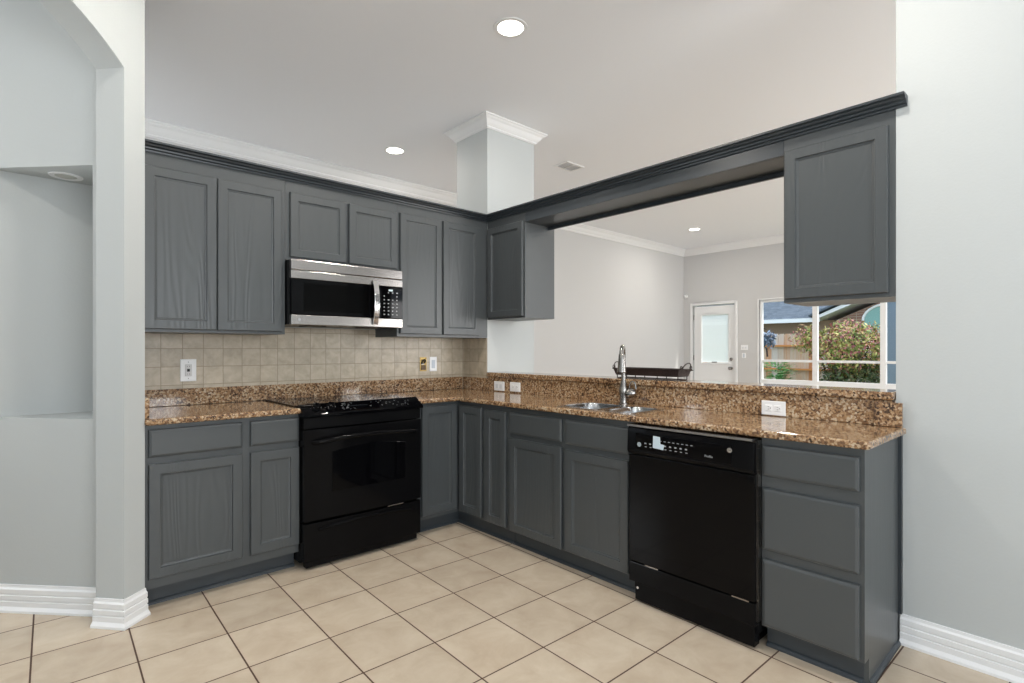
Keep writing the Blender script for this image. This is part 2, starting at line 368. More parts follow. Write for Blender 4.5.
# window 1
win = MB()
for y0, y1 in ((.200, .235), (-.645, -.575), (-1.54, -1.47), (-2.40, -2.35)): win.box((6.47, y0, WZ0), (6.54, y1, WZ1))
for z0, z1 in ((WZ0, WZ0+.135), (WZ1-.04, WZ1)): win.box((6.4725, -2.35, z0), (6.54, .200, z1))
for a, c in ((-.575, .200), (-1.47, -.645), (-2.35, -1.54)): win.box((6.48, a, 1.025), (6.545, c, 1.062))
window = struct(win.build('window_1', M['trim'], bevel=0))
for a, c in ((-.575, .200), (-1.47, -.645), (-2.35, -1.54)): MB().box((6.522, a, WZ0+.135), (6.525, c, 1.025)).box((6.528, a, 1.062), (6.531, c, WZ1-.04)).build('pane', M['glass'], window)
MB().box((6.38, -2.45, WZ0-.03), (6.49, .28, WZ0)).box((6.49, -2.40, WZ0), (6.60, .235, WZ0+.02)).build('window_sill', M['trim'], window)
MB().box((6.440, .235, WZ0), (6.47, .258, WZ1+.02)).box((6.440, -2.45, WZ1), (6.47, .235, WZ1+.02)).box((6.432, -2.45, WZ0), (6.47, -2.40, WZ1)).build('window_casing', M['trim'], window)
# unseen windows added to hold the fill lamps (frames only)
def plain_window(name, along, fixed, a0, a1, z0, z1, n):
    b = MB(); wd = .06
    def bx(p0, p1, q0, q1):
        if along == 'x': b.box((p0, fixed-.04, q0), (p1, fixed+.02, q1))
        else: b.box((fixed-.04, p0, q0), (fixed+.02, p1, q1))
    bx(a0, a1, z0, z0+wd); bx(a0, a1, z1-wd, z1)
    for k in range(n+1):
        c = a0+(a1-a0)*k/n; bx(max(a0, c-wd/2), min(a1, c+wd/2), z0, z1)
    return struct(b.build(name, M['trim']))
plain_window('window_2', 'x', -7.04, -3.6, -.8, .7, 2.5, 3)
plain_window('window_3', 'x', -7.04, 1.4, 5.4, .65, 2.55, 4)
plain_window('window_5', 'y', -4.90, .4, 1.5, .7, 2.3, 1)
plain_window('window_4', 'y', -4.90, -6.2, -3.8, .7, 2.4, 3)

# ------------------------------------------------------------------ cabinets
def FL(y): return lambda p: Vector((p.x, y-p.y, p.z))            # back run: u = x, n toward -y
def FR(x): return lambda p: Vector((x-p.y, -p.x, p.z))           # peninsula: u = -y, n toward -x
DOOR = [(0, .0155), (.003, .0195), (.047, .0195), (.0495, .0120), (.0570, .0105), (.0590, .0085), (.0600, .0085)]
DRAWER = [(0, .012), (.003, .016), (.012, .0195)]
def door_part(root, fr, u0, u1, z0, z1, label=None, rs=DOOR, name='door'):
    o = MB(fr).rings(u0, u1, z0, z1, rs).build(name, M['cabdoor'] if rs is DOOR else M['cab'], root)
    if label: o['label'] = label
    return o
TOE = .10
BY, RX = -.592, -.496            # face frame planes (back run y, peninsula x)
def base_body(root, fr, u0, u1, depth, stiles, kick_in=.07, z1=.874):
    b = MB(fr); b.box((u0, -depth, TOE), (u1, 0, z1)); b.build('body', M['cab'], root)
    k = MB(fr); k.box((u0, -depth, 0), (u1, -kick_in, TOE)); k.prism([(-kick_in, 0), (-kick_in+.013, 0), (-kick_in+.012, .008), (-kick_in+.006, .015), (-kick_in, .018)], u0, u1, lambda a, z, c: (c, a, z)); k.build('toe_kick', M['kick'], root)
# left base unit
r = thing('base_cabinet', (-1.973, BY+.3, 0), 'slate grey base cabinet left of the range, two drawers over two doors', 'cabinet')
base_body(r, FL(BY), -2.336, -1.6115, .58, None)
door_part(r, FL(BY), -2.318, -1.907, .722, .853, rs=DRAWER, name='drawer'); door_part(r, FL(BY), -1.868, -1.613, .722, .853, rs=DRAWER, name='drawer')
door_part(r, FL(BY), -2.318, -1.907, .148, .688); door_part(r, FL(BY), -1.868, -1.613, .148, .688)
# corner unit
r = thing('corner_base_cabinet', (-.30, -.30, 0), 'slate grey inside-corner base cabinet with two full-height doors meeting at the corner', 'cabinet')
MB().cells([-.842, RX, -.02], [-.878, BY, -.02], lambda i, j: not (i == 0 and j == 0), TOE, .874).build('body', M['cab'], r)
MB().cells([-.842, -.442, -.02], [-.878, -.522, -.02], lambda i, j: not (i == 0 and j == 0), 0, TOE).sweep([(0, 0), (.013, 0), (.012, .008), (.006, .015), (0, .018)], [(-.842, -.522), (-.442, -.522), (-.442, -.878)], 1).build('toe_kick', M['kick'], r)
door_part(r, FL(BY), -.806, -.522, .128, .852); door_part(r, FR(RX), .625, .862, .118, .846)
# narrow unit
r = thing('narrow_base_cabinet', (-.25, -.998, 0), 'very narrow slate grey base cabinet with one slim door beside the corner cabinet', 'cabinet')
base_body(r, FR(RX), .880, 1.116, .47, None, .055); door_part(r, FR(RX), .897, 1.10, .112, .838)
# sink base
r = thing('sink_base_cabinet', (-.25, -1.575, 0), 'slate grey sink base cabinet, two fronts over two doors, left of the dishwasher', 'cabinet')
base_body(r, FR(RX), 1.118, 2.034, .47, None, .055, z1=.65)
MB(FR(RX)).box((1.118, -.022, .65), (2.034, 0, .874)).build('front_rail', M['cab'], r)
door_part(r, FR(RX), 1.138, 1.568, .712, .840, rs=DRAWER, name='drawer_front'); door_part(r, FR(RX), 1.598, 2.016, .706, .840, rs=DRAWER, name='drawer_front')
door_part(r, FR(RX), 1.138, 1.568, .108, .682); door_part(r, FR(RX), 1.598, 2.016, .112, .674)
# drawer stack
r = thing('drawer_base_cabinet', (-.25, -2.85, 0), 'slate grey three-drawer base cabinet at the free end of the peninsula', 'cabinet')
base_body(r, FR(RX), 2.656, 3.000, .47, None, .055)
for z0, z1 in ((.718, .842), (.420, .668), (.110, .380)): door_part(r, FR(RX), 2.664, 3.002, z0, z1, rs=DRAWER, name='drawer')
ep = MB(); ep.prism([(RX, .874), (0, .874), (0, 0), (-.442, 0), (-.442, TOE), (RX, TOE)], -3.016, -3.000, lambda a, z, c: (a, c, z)); ep.build('end_panel', M['cab'], r)
MB().box((-.022, -3.029, .125), (-.0005, -3.016, .872)).build('scribe_strip', M['crown'], r)
MB().prism([(0, 0), (.013, 0), (.012, .008), (.006, .015), (0, .018)], -.442, -.002, lambda a, z, c: (c, -3.016-a, z)).build('shoe_moulding', M['kick'], r)

# worktop
xs = [-2.336, -1.613, -.847, -.539, -.465, -.17, -.02, -.0]
ys = [-3.042, -2.0, -1.81, -1.77, -1.50, -.636, -.05, -.0]
def fill(i, j):
    xa, ya = (xs[i]+xs[i+1])/2, (ys[j]+ys[j+1])/2
    if ya < -.636 and xa < -.539: return False
    if -1.613 < xa < -.847 and ya < -.05: return False
    if -.465 < xa < -.17 and (-2.0 < ya < -1.81 or -1.77 < ya < -1.50): return False
    return True
tag(MB().cells(xs, ys, fill, .8755, .905).build('granite_worktop', M['granite'], bevel=.009, seg=3), 'polished brown and tan granite worktop running around the corner over the base cabinets', 'worktop')
tag(MB().box((-2.314, -.02, .906), (-.021, -.0005, 1.003)).build('granite_upstand', M['granite'], bevel=.002), 'low brown granite upstand along the tiled back wall behind the range', 'backsplash')
tag(MB().box((-2.3355, -.615, .906), (-2.315, -.0005, 1.003)).build('granite_upstand', M['granite'], bevel=.003), 'short granite side splash against the white wall at the far left counter end', 'backsplash')
tag(MB().box((-.02, -.34, .906), (-.0005, -.021, 1.003)).box((-.02, -3.004, .906), (-.0005, -.34, 1.0145)).build('granite_upstand', M['granite'], bevel=.002), 'long granite splash behind the sink with outlets set in it, below the raised bar', 'backsplash')
tag(MB().box((-.042, -3.034, .906), (-.0205, -2.935, 1.008)).build('granite_upstand', M['granite'], bevel=.003), 'small upright granite end block at the right end of the raised bar', 'backsplash')
tag(MB().box((-.035, -3.003, 1.0155), (.175, -.345, 1.051)).build('granite_bar_top', M['granite'], bevel=.009, seg=3), 'raised granite bar ledge on the half wall behind the sink', 'bar top')

# ------------------------------------------------------------------ upper cabinets
UY = -.317
def upper(name, loc, label, fr, u0, u1, z0, z1, doors, depth=.317, extra=None):
    r = thing(name, loc, label, 'cabinet')
    MB(fr).box((u0, -depth+.001, z0), (u1, 0, z1)).build('body', M['cab'], r)
    for a, b, c, d in doors: door_part(r, fr, a, b, c, d)
    return r
ZT = 2.286
upper('wall_cabinet', (-1.965, -.16, 1.33), 'tall two-door slate grey wall cabinet left of the microwave', FL(UY), -2.336, -1.590, 1.322, ZT, [(-2.300, -1.964, 1.338, 2.176), (-1.959, -1.612, 1.338, 2.176)])
upper('wall_cabinet', (-1.205, -.16, 1.77), 'short two-door slate grey wall cabinet directly above the microwave', FL(UY), -1.588, -.826, 1.772, ZT, [(-1.563, -1.206, 1.790, 2.180), (-1.186, -.832, 1.790, 2.180)])
upper('wall_cabinet', (-.41, -.16, 1.33), 'tall two-door slate grey wall cabinet right of the microwave, in the corner', FL(UY), -.824, -.001, 1.322, ZT, [(-.806, -.457, 1.342, 2.186), (-.440, -.092, 1.342, 2.186)])
upper('wall_cabinet', (.16, -.53, 1.468), 'single-door slate grey wall cabinet hung under the corner column, left of the bar opening', FR(0), .319, .750, 1.468, ZT, [(.335, .735, 1.482, 2.186)])
upper('wall_cabinet', (.16, -2.78, 1.456), 'single-door slate grey wall cabinet at the right end of the bar opening', FR(0), 2.557, 3.004, 1.456, ZT, [(2.566, 2.980, 1.474, 2.186)])
hd = MB().box((0, -2.556, 2.165), (.235, -.751, ZT))
tag(MB().box((0, -2.556, 2.175), (.019, -.751, ZT)).box((.019, -2.556, 2.175), (.26, -.751, 2.19)).box((.245, -2.556, 2.15), (.262, -.751, 2.175)).box((.245, -2.556, 2.19), (.262, -.751, 2.22)).build('header_valance', M['crown'], bevel=.001), 'dark slate boxed header spanning the bar opening between the two end wall cabinets', 'valance')
CP = [(.0005, 2.248), (.010, 2.248), (.012, 2.256), (.024, 2.259), (.026, 2.267), (.040, 2.272), (.044, 2.280), (.060, 2.283), (.060, 2.293), (-.05, 2.293), (-.05, 2.2865), (.0005, 2.2865)]
tag(MB().sweep(CP, [(-2.335, UY), (0, UY), (0, -3.045)], 1).build('crown_moulding', M['crown'], smooth=True, ang=25), 'dark slate stepped crown moulding capping the wall cabinets and the header', 'moulding')

# ------------------------------------------------------------------ range
r = thing('range', (-1.23, -.34, 0), 'black slide-in electric range with front knobs between the base cabinets', 'range')
X0, X1 = -1.608, -.848
MB().box((X0, -.600, .035), (X1, -.06, .900)).build('body', M['black'], r, bevel=.003)
for fx in (X0+.05, X1-.05):
    for fy in (-.57, -.12): MB().lathe([(.016, 0), (.016, .008), (.009, .012), (.009, .036)], (fx, fy, 0), n=12).build('foot', M['blacksoft'], r)
MB().box((X0-.012, -.560, .9055), (X1+.012, -.052, .913)).build('cooktop', M['blackglass'], r, bevel=.002)
ring = mat('burner_ring', (.05, .05, .052), .25)
for cx, cy, rr in ((-1.42, -.42, .10), (-1.05, -.42, .085), (-1.42, -.18, .075), (-1.05, -.18, .10)):
    MB().lathe([(rr-.004, 0), (rr, 0), (rr, .0006), (rr-.004, .0006)], (cx, cy, .9131), n=40, ring=True).build('burner', ring, r)
# sloping control panel, bowed front
def panelpts(t):
    bow = .014*(1-(2*t-1)**2); return bow
cp = MB(); NB_ = 16
vs = []; fs = []
for k in range(NB_+1):
    t = k/NB_; x = X0-.006+(X1-X0+.012)*t; bw = panelpts(t)
    vs += [(x, -.568, .912), (x, -.590, .921), (x, -.668-bw, .876), (x, -.674-bw, .868), (x, -.674-bw, .856), (x, -.600, .856), (x, -.568, .890)]
for k in range(NB_):
    for q in range(7): a = k*7+q; b = k*7+(q+1) % 7; fs.append((a, b, b+7, a+7))
fs += [tuple(range(7)), tuple(NB_*7+q for q in range(7))[::-1]]
cp.add(vs, fs); pan = cp.build('control_panel', M['blackglass'], r, smooth=True, ang=25)
ax = Vector((0, -.500, .866)).normalized()
def on_panel(t, d): # d along the slope 0..1
    bw = panelpts(t); return Vector((X0+(X1-X0)*t, -.590+(-.078-bw)*d, .921-.045*d))
for t in (.105, .215):
    c = on_panel(t, .5)
    k_ = MB().lathe([(.026, 0), (.026, .005), (.021, .008), (.020, .026), (.017, .029), (.002, .0295)], c, n=20, ax=ax)
    k_.box((c.x-.004, c.y-.034, c.z+.010), (c.x+.004, c.y-.004, c.z+.034)); k_.build('knob', M['black'], r, smooth=True)
    if True:
        mk = MB()
        for a in range(8):
            an = 2*PI*a/8; p = c+Vector((math.cos(an)*.030, math.sin(an)*.028, -math.sin(an)*.008))+ax*.0008
            mk.box((p.x-.002, p.y-.0012, p.z), (p.x+.002, p.y+.0012, p.z+.0008))
        mk.build('dial_marks', M['print'], r)
dp = MB(); c = on_panel(.44, .45); dp.box((c.x-.055, c.y-.014, c.z-.004), (c.x+.055, c.y+.014, c.z+.0015)); dp.build('display', mat('display_window', (.012, .014, .016), .1), r)
mk = MB()
for k in range(60):
    t = random.choice([random.uniform(.30, .40), random.uniform(.52, .90), random.uniform(.62, .93)]); c = on_panel(t, random.uniform(.15, .85))+ax*.001
    mk.box((c.x-.003-random.random()*.003, c.y-.0014, c.z), (c.x+.004, c.y+.0014, c.z+.0006))
mk.build('panel_printing', M['print'], r)
YD = -.662
MB().box((X0+.004, -.658, .788), (X1-.004, -.595, .852)).build('vent_strip', M['blacksoft'], r, bevel=.004)
# oven door, slightly bowed
def bowed(z0, z1, y0, bow, x0=X0+.002, x1=X1-.002, n=14, yb=-.598):
    b = MB(); vs = []; fs = []
    for k in range(n+1):
        t = k/n; x = x0+(x1-x0)*t; bw = bow*(1-(2*t-1)**2)
        vs += [(x, yb, z0), (x, y0-bw, z0), (x, y0-bw, z1), (x, yb, z1)]
    for k in range(n):
        for q in range(4): a = k*4+q; c2 = k*4+(q+1) % 4; fs.append((a, c2, c2+4, a+4))
    fs += [(0, 1, 2, 3), tuple(n*4+q for q in (3, 2, 1, 0))]; return b.add(vs, fs)
od = bowed(.275, .784, YD, .014).build('oven_door', M['black'], r, bevel=.004)
ow = MB(); pts = []
for k in range(13):
    t = k/12; pts.append((-1.452+(.478)*t, .652+.026*math.sin(PI*t)))
pts = [(-.974, .425), (-1.452, .425)]+pts
ow.prism(pts, -.6765, -.664, lambda a, z, c: (a, c-.0015, z)); ow.build('oven_window', M['blackglass'], od, bevel=.002)
hp = []
for k in range(25):
    t = k/24; s = 2*t-1; x = X0+.045+(X1-X0-.09)*t; hp.append((x, -.698-.022*(1-s*s) if 0 < k < 24 else -.672, .715+.022*(1-s*s)))
MB().tube(hp, [.011]+[.0135]*23+[.011], 12).build('handle', M['black'], od, smooth=True)
dw_ = bowed(.050, .262, YD+.004, .012).build('storage_drawer', M['black'], r, bevel=.004)
hp = []
for k in range(21):
    t = k/20; s = 2*t-1; hp.append((X0+.08+(X1-X0-.16)*t, -.666-.010*(1-s*s), .222+.018*(1-s*s)))
MB().tube(hp, .010, 10).build('drawer_lip', M['black'], dw_, smooth=True)
MB().box((X0+.02, -.640, .012), (X1-.02, -.60, .05)).build('kick_plate', M['blacksoft'], r)
MB().tube([(-1.10, -.677, .272), (-.99, -.676, .272)], .003, 6).build('door_trim', M['steel'], r)

# ------------------------------------------------------------------ over-range microwave
r = thing('microwave', (-1.205, -.2, 1.376), 'stainless and black over-the-range microwave hung under the short wall cabinet', 'microwave')
mx0, mx1 = -1.584, -.830
MB().box((mx0, -.372, 1.380), (mx1, -.001, 1.768)).build('body', M['blacksoft'], r, bevel=.003)
MB().box((mx0, -.405, 1.705), (mx1, -.372, 1.768)).build('vent_grille', M['steel'], r, bevel=.005)
MB().box((mx0, -.402, 1.655), (mx1, -.372, 1.7035)).build('top_trim', M['steel'], r, bevel=.002)
dg = MB().box((mx0, -.404, 1.440), (-1.000, -.372, 1.6535)).build('door', M['blackglass'], r, bevel=.003)
MB().box((mx0+.075, -.4052, 1.462), (-1.085, -.403, 1.632)).build('door_window', mat('microwave_window_mesh', (.0012, .0012, .0012), .10, spec=.08), dg)
bt = MB().box((mx0, -.406, 1.378), (mx1, -.372, 1.4385)).build('bottom_trim', M['steel'], r, bevel=.004)
hp = [(-1.040, -.404, 1.662)]
for k in range(17):
    t = k/16; s = 2*t-1; hp.append((-1.040, -.424-.022*(1-s*s), 1.672-.272*t))
hp.append((-1.040, -.404, 1.408))
hb = MB(); vs = []; fs = []; hw = .018
for k in range(17):
    t = k/16; s = 2*t-1; y = -.418-.026*(1-s*s); z = 1.684-.290*t
    vs += [(-1.042-hw, y, z), (-1.042+hw, y, z), (-1.042+hw, y+.010, z), (-1.042-hw, y+.010, z)]
for k in range(16):
    for q in range(4): a = k*4+q; c2 = k*4+(q+1) % 4; fs.append((a, c2, c2+4, a+4))
fs += [(0, 1, 2, 3), (67, 66, 65, 64)]
hb.add(vs, fs); hb.box((-1.052, -.412, 1.672), (-1.032, -.402, 1.684)).box((-1.052, -.412, 1.396), (-1.032, -.402, 1.408))
hb.build('handle', M['chrome'], dg, bevel=.002)
pc = MB().box((-.9985, -.404, 1.440), (mx1, -.372, 1.6535)).build('control_panel', M['blackglass'], r, bevel=.002)
for i in range(4):
    for j in range(7):
        if (i, j) in ((0, 0),): continue
        x = -.972+i*.032; z = 1.612-j*.0245
        if i in (1, 2) and j == 1: continue
        MB().box((x-.0045, -.4052, z-.0035), (x+.0045 if (i+j) % 3 else x+.007, -.4038, z+.0035)).build('key', M['print'], pc)
MB().box((-.938, -.4052, 1.622), (-.908, -.4038, 1.634)).build('clock', mat('clock_glow', (.6, .7, .75), .4), pc)
def text(body, size, loc, rot, m, parent, name, ext=.0004, align='LEFT'):
    c = bpy.data.curves.new(name, 'FONT'); c.body = body; c.size = size; c.extrude = ext; c.align_x = align
    o = bpy.data.objects.new(name, c); COL.objects.link(o); off = Vector((0, 0, 0)); q = parent
    while q: off += q.location; q = q.parent
    c.materials.append(m); me = bpy.data.meshes.new_from_object(o); bpy.data.objects.remove(o)
    o = bpy.data.objects.new(name, me); COL.objects.link(o)
    o.location = Vector(loc)-off; o.rotation_euler = rot; o.parent = parent; return o
RL = (PI/2, 0, 0); RR = (PI/2, 0, -PI/2)
MB().lathe([(.009, 0), (.009, .001)], (-1.536, -.4062, 1.409), n=20, ax=(0, -1, 0)).build('badge', M['print'], bt)
text('LG', .018, (-1.523, -.4068, 1.403), RL, mat('badge_lettering', (.25, .25, .25), .4), bt, 'badge_lettering')
for gx in (-1.46, -1.08): MB().box((gx, -.33, 1.374), (gx+.12, -.20, 1.380)).build('grease_filter', M['blacksoft'], r)

# ------------------------------------------------------------------ dishwasher
r = thing('dishwasher', (-.26, -2.355, 0), 'glossy black built-in dishwasher between the sink cabinet and the drawers', 'dishwasher')
F2 = FR(-.505); u0, u1 = 2.044, 2.650
MB(F2).box((u0+.006, -.46, .06), (u1-.006, 0, .858)).build('tub', M['blacksoft'], r)
MB(F2).box((u0, -.01, .859), (u1-.005, .056, .869)).build('top_trim', M['steel'], r)
dd_ = MB(F2); dd_.box((u0, 0, .205), (u1, .042, .722)); dd_ = dd_.build('door', M['blackglass'], r, bevel=.004)
pc = MB(F2).prism([(0, .726), (.044, .726), (.058, .742), (.054, .80), (.050, .850), (.044, .857), (0, .857)], u0, u1, lambda a, z, c: (c, a, z)).build('control_panel', M['black'], r, bevel=.003)
MB(F2).box((u0+.05, .052, .752), (u1-.09, .0595, .832)).build('control_glass', M['blackglass'], pc, bevel=.002)
MB(F2).box((u0+.10, .046, .835), (u1-.22, .053, .850)).build('latch_recess', M['blacksoft'], pc)
mk = MB(F2)
for k in range(9):
    u = u0+.10+k*.026
    if k != 3: mk.box((u, .0592, .784), (u+.010, .0602, .790)).box((u+.002, .0592, .770), (u+.012, .0602, .773))
for k in range(8): mk.box((u0+.18+k*.022, .0592, .806), (u0+.19+k*.022, .0602, .809))
mk.build('panel_printing', M['print'], pc)
MB(F2).prism([(u0+.145, .772), (u0+.20, .768), (u0+.205, .792), (u0+.185, .794), (u0+.183, .826), (u0+.147, .828)], .0592, .0604, lambda a, z, c: (a, c, z)).build('paper_sticker', mat('sticker_paper', srgb(196, 212, 222), .4), pc)
lg = MB(F2)
F2w = lambda u, n, z: F2(Vector((u, n, z)))
MB().lathe([(.011, 0), (.011, .0012)], F2w(u0+.071, .0595, .778), n=24, ax=(-1, 0, 0)).build('start_badge', mat('grey_badge', srgb(150, 160, 165), .35), pc)
MB().lathe([(.0105, 0), (.0105, .0015)], F2w(u0+.51, .0595, .812), n=24, ax=(-1, 0, 0)).build('round_emblem', M['chrome'], pc)
text('GE', .011, F2w(u0+.5035, .0612, .8085), RR, M['slot'], pc, 'emblem_lettering')
tq = F2w(u0+.40, .0600, .768); text('Profile', .014, tq, RR, M['print'], pc, 'panel_lettering')
lp = MB(F2).box((u0, 0, .105), (u1, .040, .198)).build('lower_panel', M['black'], r, bevel=.003)
for a in (.04, .46): MB(F2).box((u0+a+.05, .036, .1985), (u0+a+.12, .041, .2035)).build('trim_clip', M['steel'], r)
MB(F2).box((u0+.02, -.03, .010), (u1-.012, .018, .103)).build('kick_panel', M['black'], r, bevel=.002)
MB().lathe([(.006, 0), (.006, .003)], F2w(u0+.035, .018, .07), n=12, ax=(-1, 0, 0)).build('screw', M['chrome'], r)
MB(F2).box((u0+.03, -.40, 0), (u1-.03, -.06, .06)).build('base_frame', M['blacksoft'], r)
MB(F2).box((u1+.0005, -.01, .12), (u1+.0045, .020, .86)).build('side_gasket', M['steel'], r)

# ------------------------------------------------------------------ sink and faucet
r = thing('kitchen_sink', (-.27, -1.70, .70), 'undermounted double-bowl stainless steel sink in the granite worktop', 'sink')
def bowl(y0, y1, x0, x1, z0):
    b = MB(); n = 40; cx, cy = (x0+x1)/2, (y0+y1)/2; hx, hy = (x1-x0)/2, (y1-y0)/2
    prof = [(-.014, .9065, 30), (.004, .9075, 5), (.009, .900, 5), (.012, .86, 5), (.020, z0+.04, 4.5), (.035, z0+.012, 4), (.06, z0, 3.5)]
    prof += [(.06, z0-.003, 3.5), (.032, z0+.008, 4), (.017, z0+.04, 4.5), (.0095, .86, 5), (.0065, .900, 5), (-.014, .9055, 30)]
    vs = []
    for ins, z, e in prof:
        for k in range(n):
            a = 2*PI*(k+.5)/n; c, t = math.cos(a), math.sin(a); q = (abs(c)**e+abs(t)**e)**(-1/e)
            vs.append((cx+c*q*(hx-ins), cy+t*q*(hy-ins), z))
    fs = []; m = len(prof)
    for i in range(m):
        if i == 6: continue
        for k in range(n): fs.append((i*n+k, i*n+(k+1) % n, ((i+1) % m)*n+(k+1) % n, ((i+1) % m)*n+k))
    fs += [tuple(6*n+k for k in range(n)), tuple(7*n+k for k in range(n))[::-1]]
    return b.add(vs, fs)
b1 = bowl(-1.77, -1.50, -.465, -.17, .69).build('bowl', M['sinksteel'], r, smooth=True); b2 = bowl(-2.0, -1.81, -.465, -.17, .72).build('bowl', M['sinksteel'], r, smooth=True)
for by, bz, bb in ((-1.635, .69, b1), (-1.905, .72, b2)): MB().lathe([(.04, 0), (.04, .002), (.030, .003), (.028, .0015)], (-.317, by, bz), n=24).build('drain', M['steel'], bb)

r = thing('faucet', (-.088, -1.685, .905), 'brushed nickel pull-down kitchen faucet behind the double sink', 'faucet')
fx, fy = -.088, -1.685; fd = Vector((-.86, -.51, 0))
MB().lathe([(.030, 0), (.030, .006), (.023, .010), (.0215, .04), (.026, .065), (.027, .090), (.020, .112), (.0155, .14)], (fx, fy, .9055), n=28).build('base', M['nickel'], r, smooth=True)
gp = []
for z in (1.04, 1.10, 1.16): gp.append(Vector((fx, fy, z)))
for k in range(1, 15):
    a = PI*k/15; gp.append(Vector((fx, fy, 1.185))+fd*(.062*(1-math.cos(a)))+Vector((0, 0, .062*math.sin(a))))
e_ = Vector((fx, fy, 0))+fd*.124; gp.append(Vector((e_.x, e_.y, 1.18)))
MB().tube(gp, .0135, 14).build('spout', M['nickel'], r, smooth=True)
MB().lathe([(.0140, 0), (.0165, .004), (.0185, .03), (.0235, .085), (.0255, .105), (.022, .110), (.002, .1105)], (e_.x, e_.y, 1.205), n=20, ax=(fd.x*.05, fd.y*.05, -1)).build('spray_head', M['nickel'], r, smooth=True)
vd = Vector((.35, -.94, 0)).normalized()
MB().lathe([(.022, 0), (.029, .012), (.031, .030), (.027, .050), (.015, .064), (.002, .066)], (fx+vd.x*.010, fy+vd.y*.010, .968), n=20, ax=(vd.x, vd.y, .1)).build('valve_body', M['nickel'], r, smooth=True)
q0 = Vector((fx, fy, .985))+vd*.055; lv = []
for k in range(13):
    a = PI*k/12; lv.append(q0+vd*(.020-.020*math.cos(a)-.02)+Vector((0, 0, .012+.045*math.sin(a)))+Vector((0, 0, .0)))
MB().tube(lv, .0045, 8).build('lever', M['nickel'], r, smooth=True)

# ------------------------------------------------------------------ tray on the bar
r = thing('serving_tray', (.09, -1.75, 1.051), 'dark woven wicker and iron serving tray on legs standing on the granite bar', 'tray')
ty0, ty1, tx0, tx1, tz = -1.985, -1.53, .02, .16, 1.072
bs = MB(); 
def rr(ins, z): return [(tx0+ins, ty0+ins, z), (tx1-ins, ty0+ins, z), (tx1-ins, ty1-ins, z), (tx0+ins, ty1-ins, z)]
vs = rr(.012, tz)+rr(0, tz+.040)+rr(.006, tz+.040)+rr(.018, tz+.006); fs = [(3, 2, 1, 0)]
for k in range(3): fs += [(k*4+q, k*4+(q+1) % 4, k*4+4+(q+1) % 4, k*4+4+q) for q in range(4)]
fs.append((12, 13, 14, 15)); bs.add(vs, fs); bs.build('basket', M['wicker'], r)
MB().tube([Vector(p) for p in rr(-.002, tz+.041)]+[Vector(rr(-.002, tz+.041)[0])], .004, 8).build('rim', M['iron'], r)
fr = MB()
for x in (tx0+.02, tx1-.02):
    fr.tube([(x, ty0+.015, 1.0545), (x, ty1-.015, 1.0545)], .0030, 6)
    for y in (ty0+.017, (ty0*2+ty1)/3+.0, (ty0+2*ty1)/3, ty1-.017): fr.tube([(x, y, 1.0545), (x, y, tz+.004)], .0034, 6)
for y in (ty0+.017, ty1-.017): fr.tube([(tx0+.02, y, 1.0545), (tx1-.02, y, 1.0545)], .003, 6)
fr.build('stand', M['iron'], r)
for sgn, yy in ((-1, ty0), (1, ty1)):
    hp = []
    for k in range(17):
        a = PI*k/16; hp.append((.09-.045*math.cos(a), yy+sgn*(.004+.018*math.sin(a)), tz+.042+.038*math.sin(a)))
    h_ = MB().tube(hp, .0035, 8)
    for sx in (-1, 1):
        cp_ = []
        for k in range(15):
            a = 2*PI*k/12; rad = .014-.0007*k; cp_.append((.09+sx*(.045+.010-rad*math.cos(a)), yy+sgn*.006, tz+.050+rad*math.sin(a)))
        h_.tube(cp_, .0028, 6)
    h_.tube([(.09, yy, tz+.040), (.09, yy+sgn*.022, tz+.036), (.09, yy+sgn*.050, tz+.040)], .0030, 6)
    h_.build('handle', M['iron'], r)

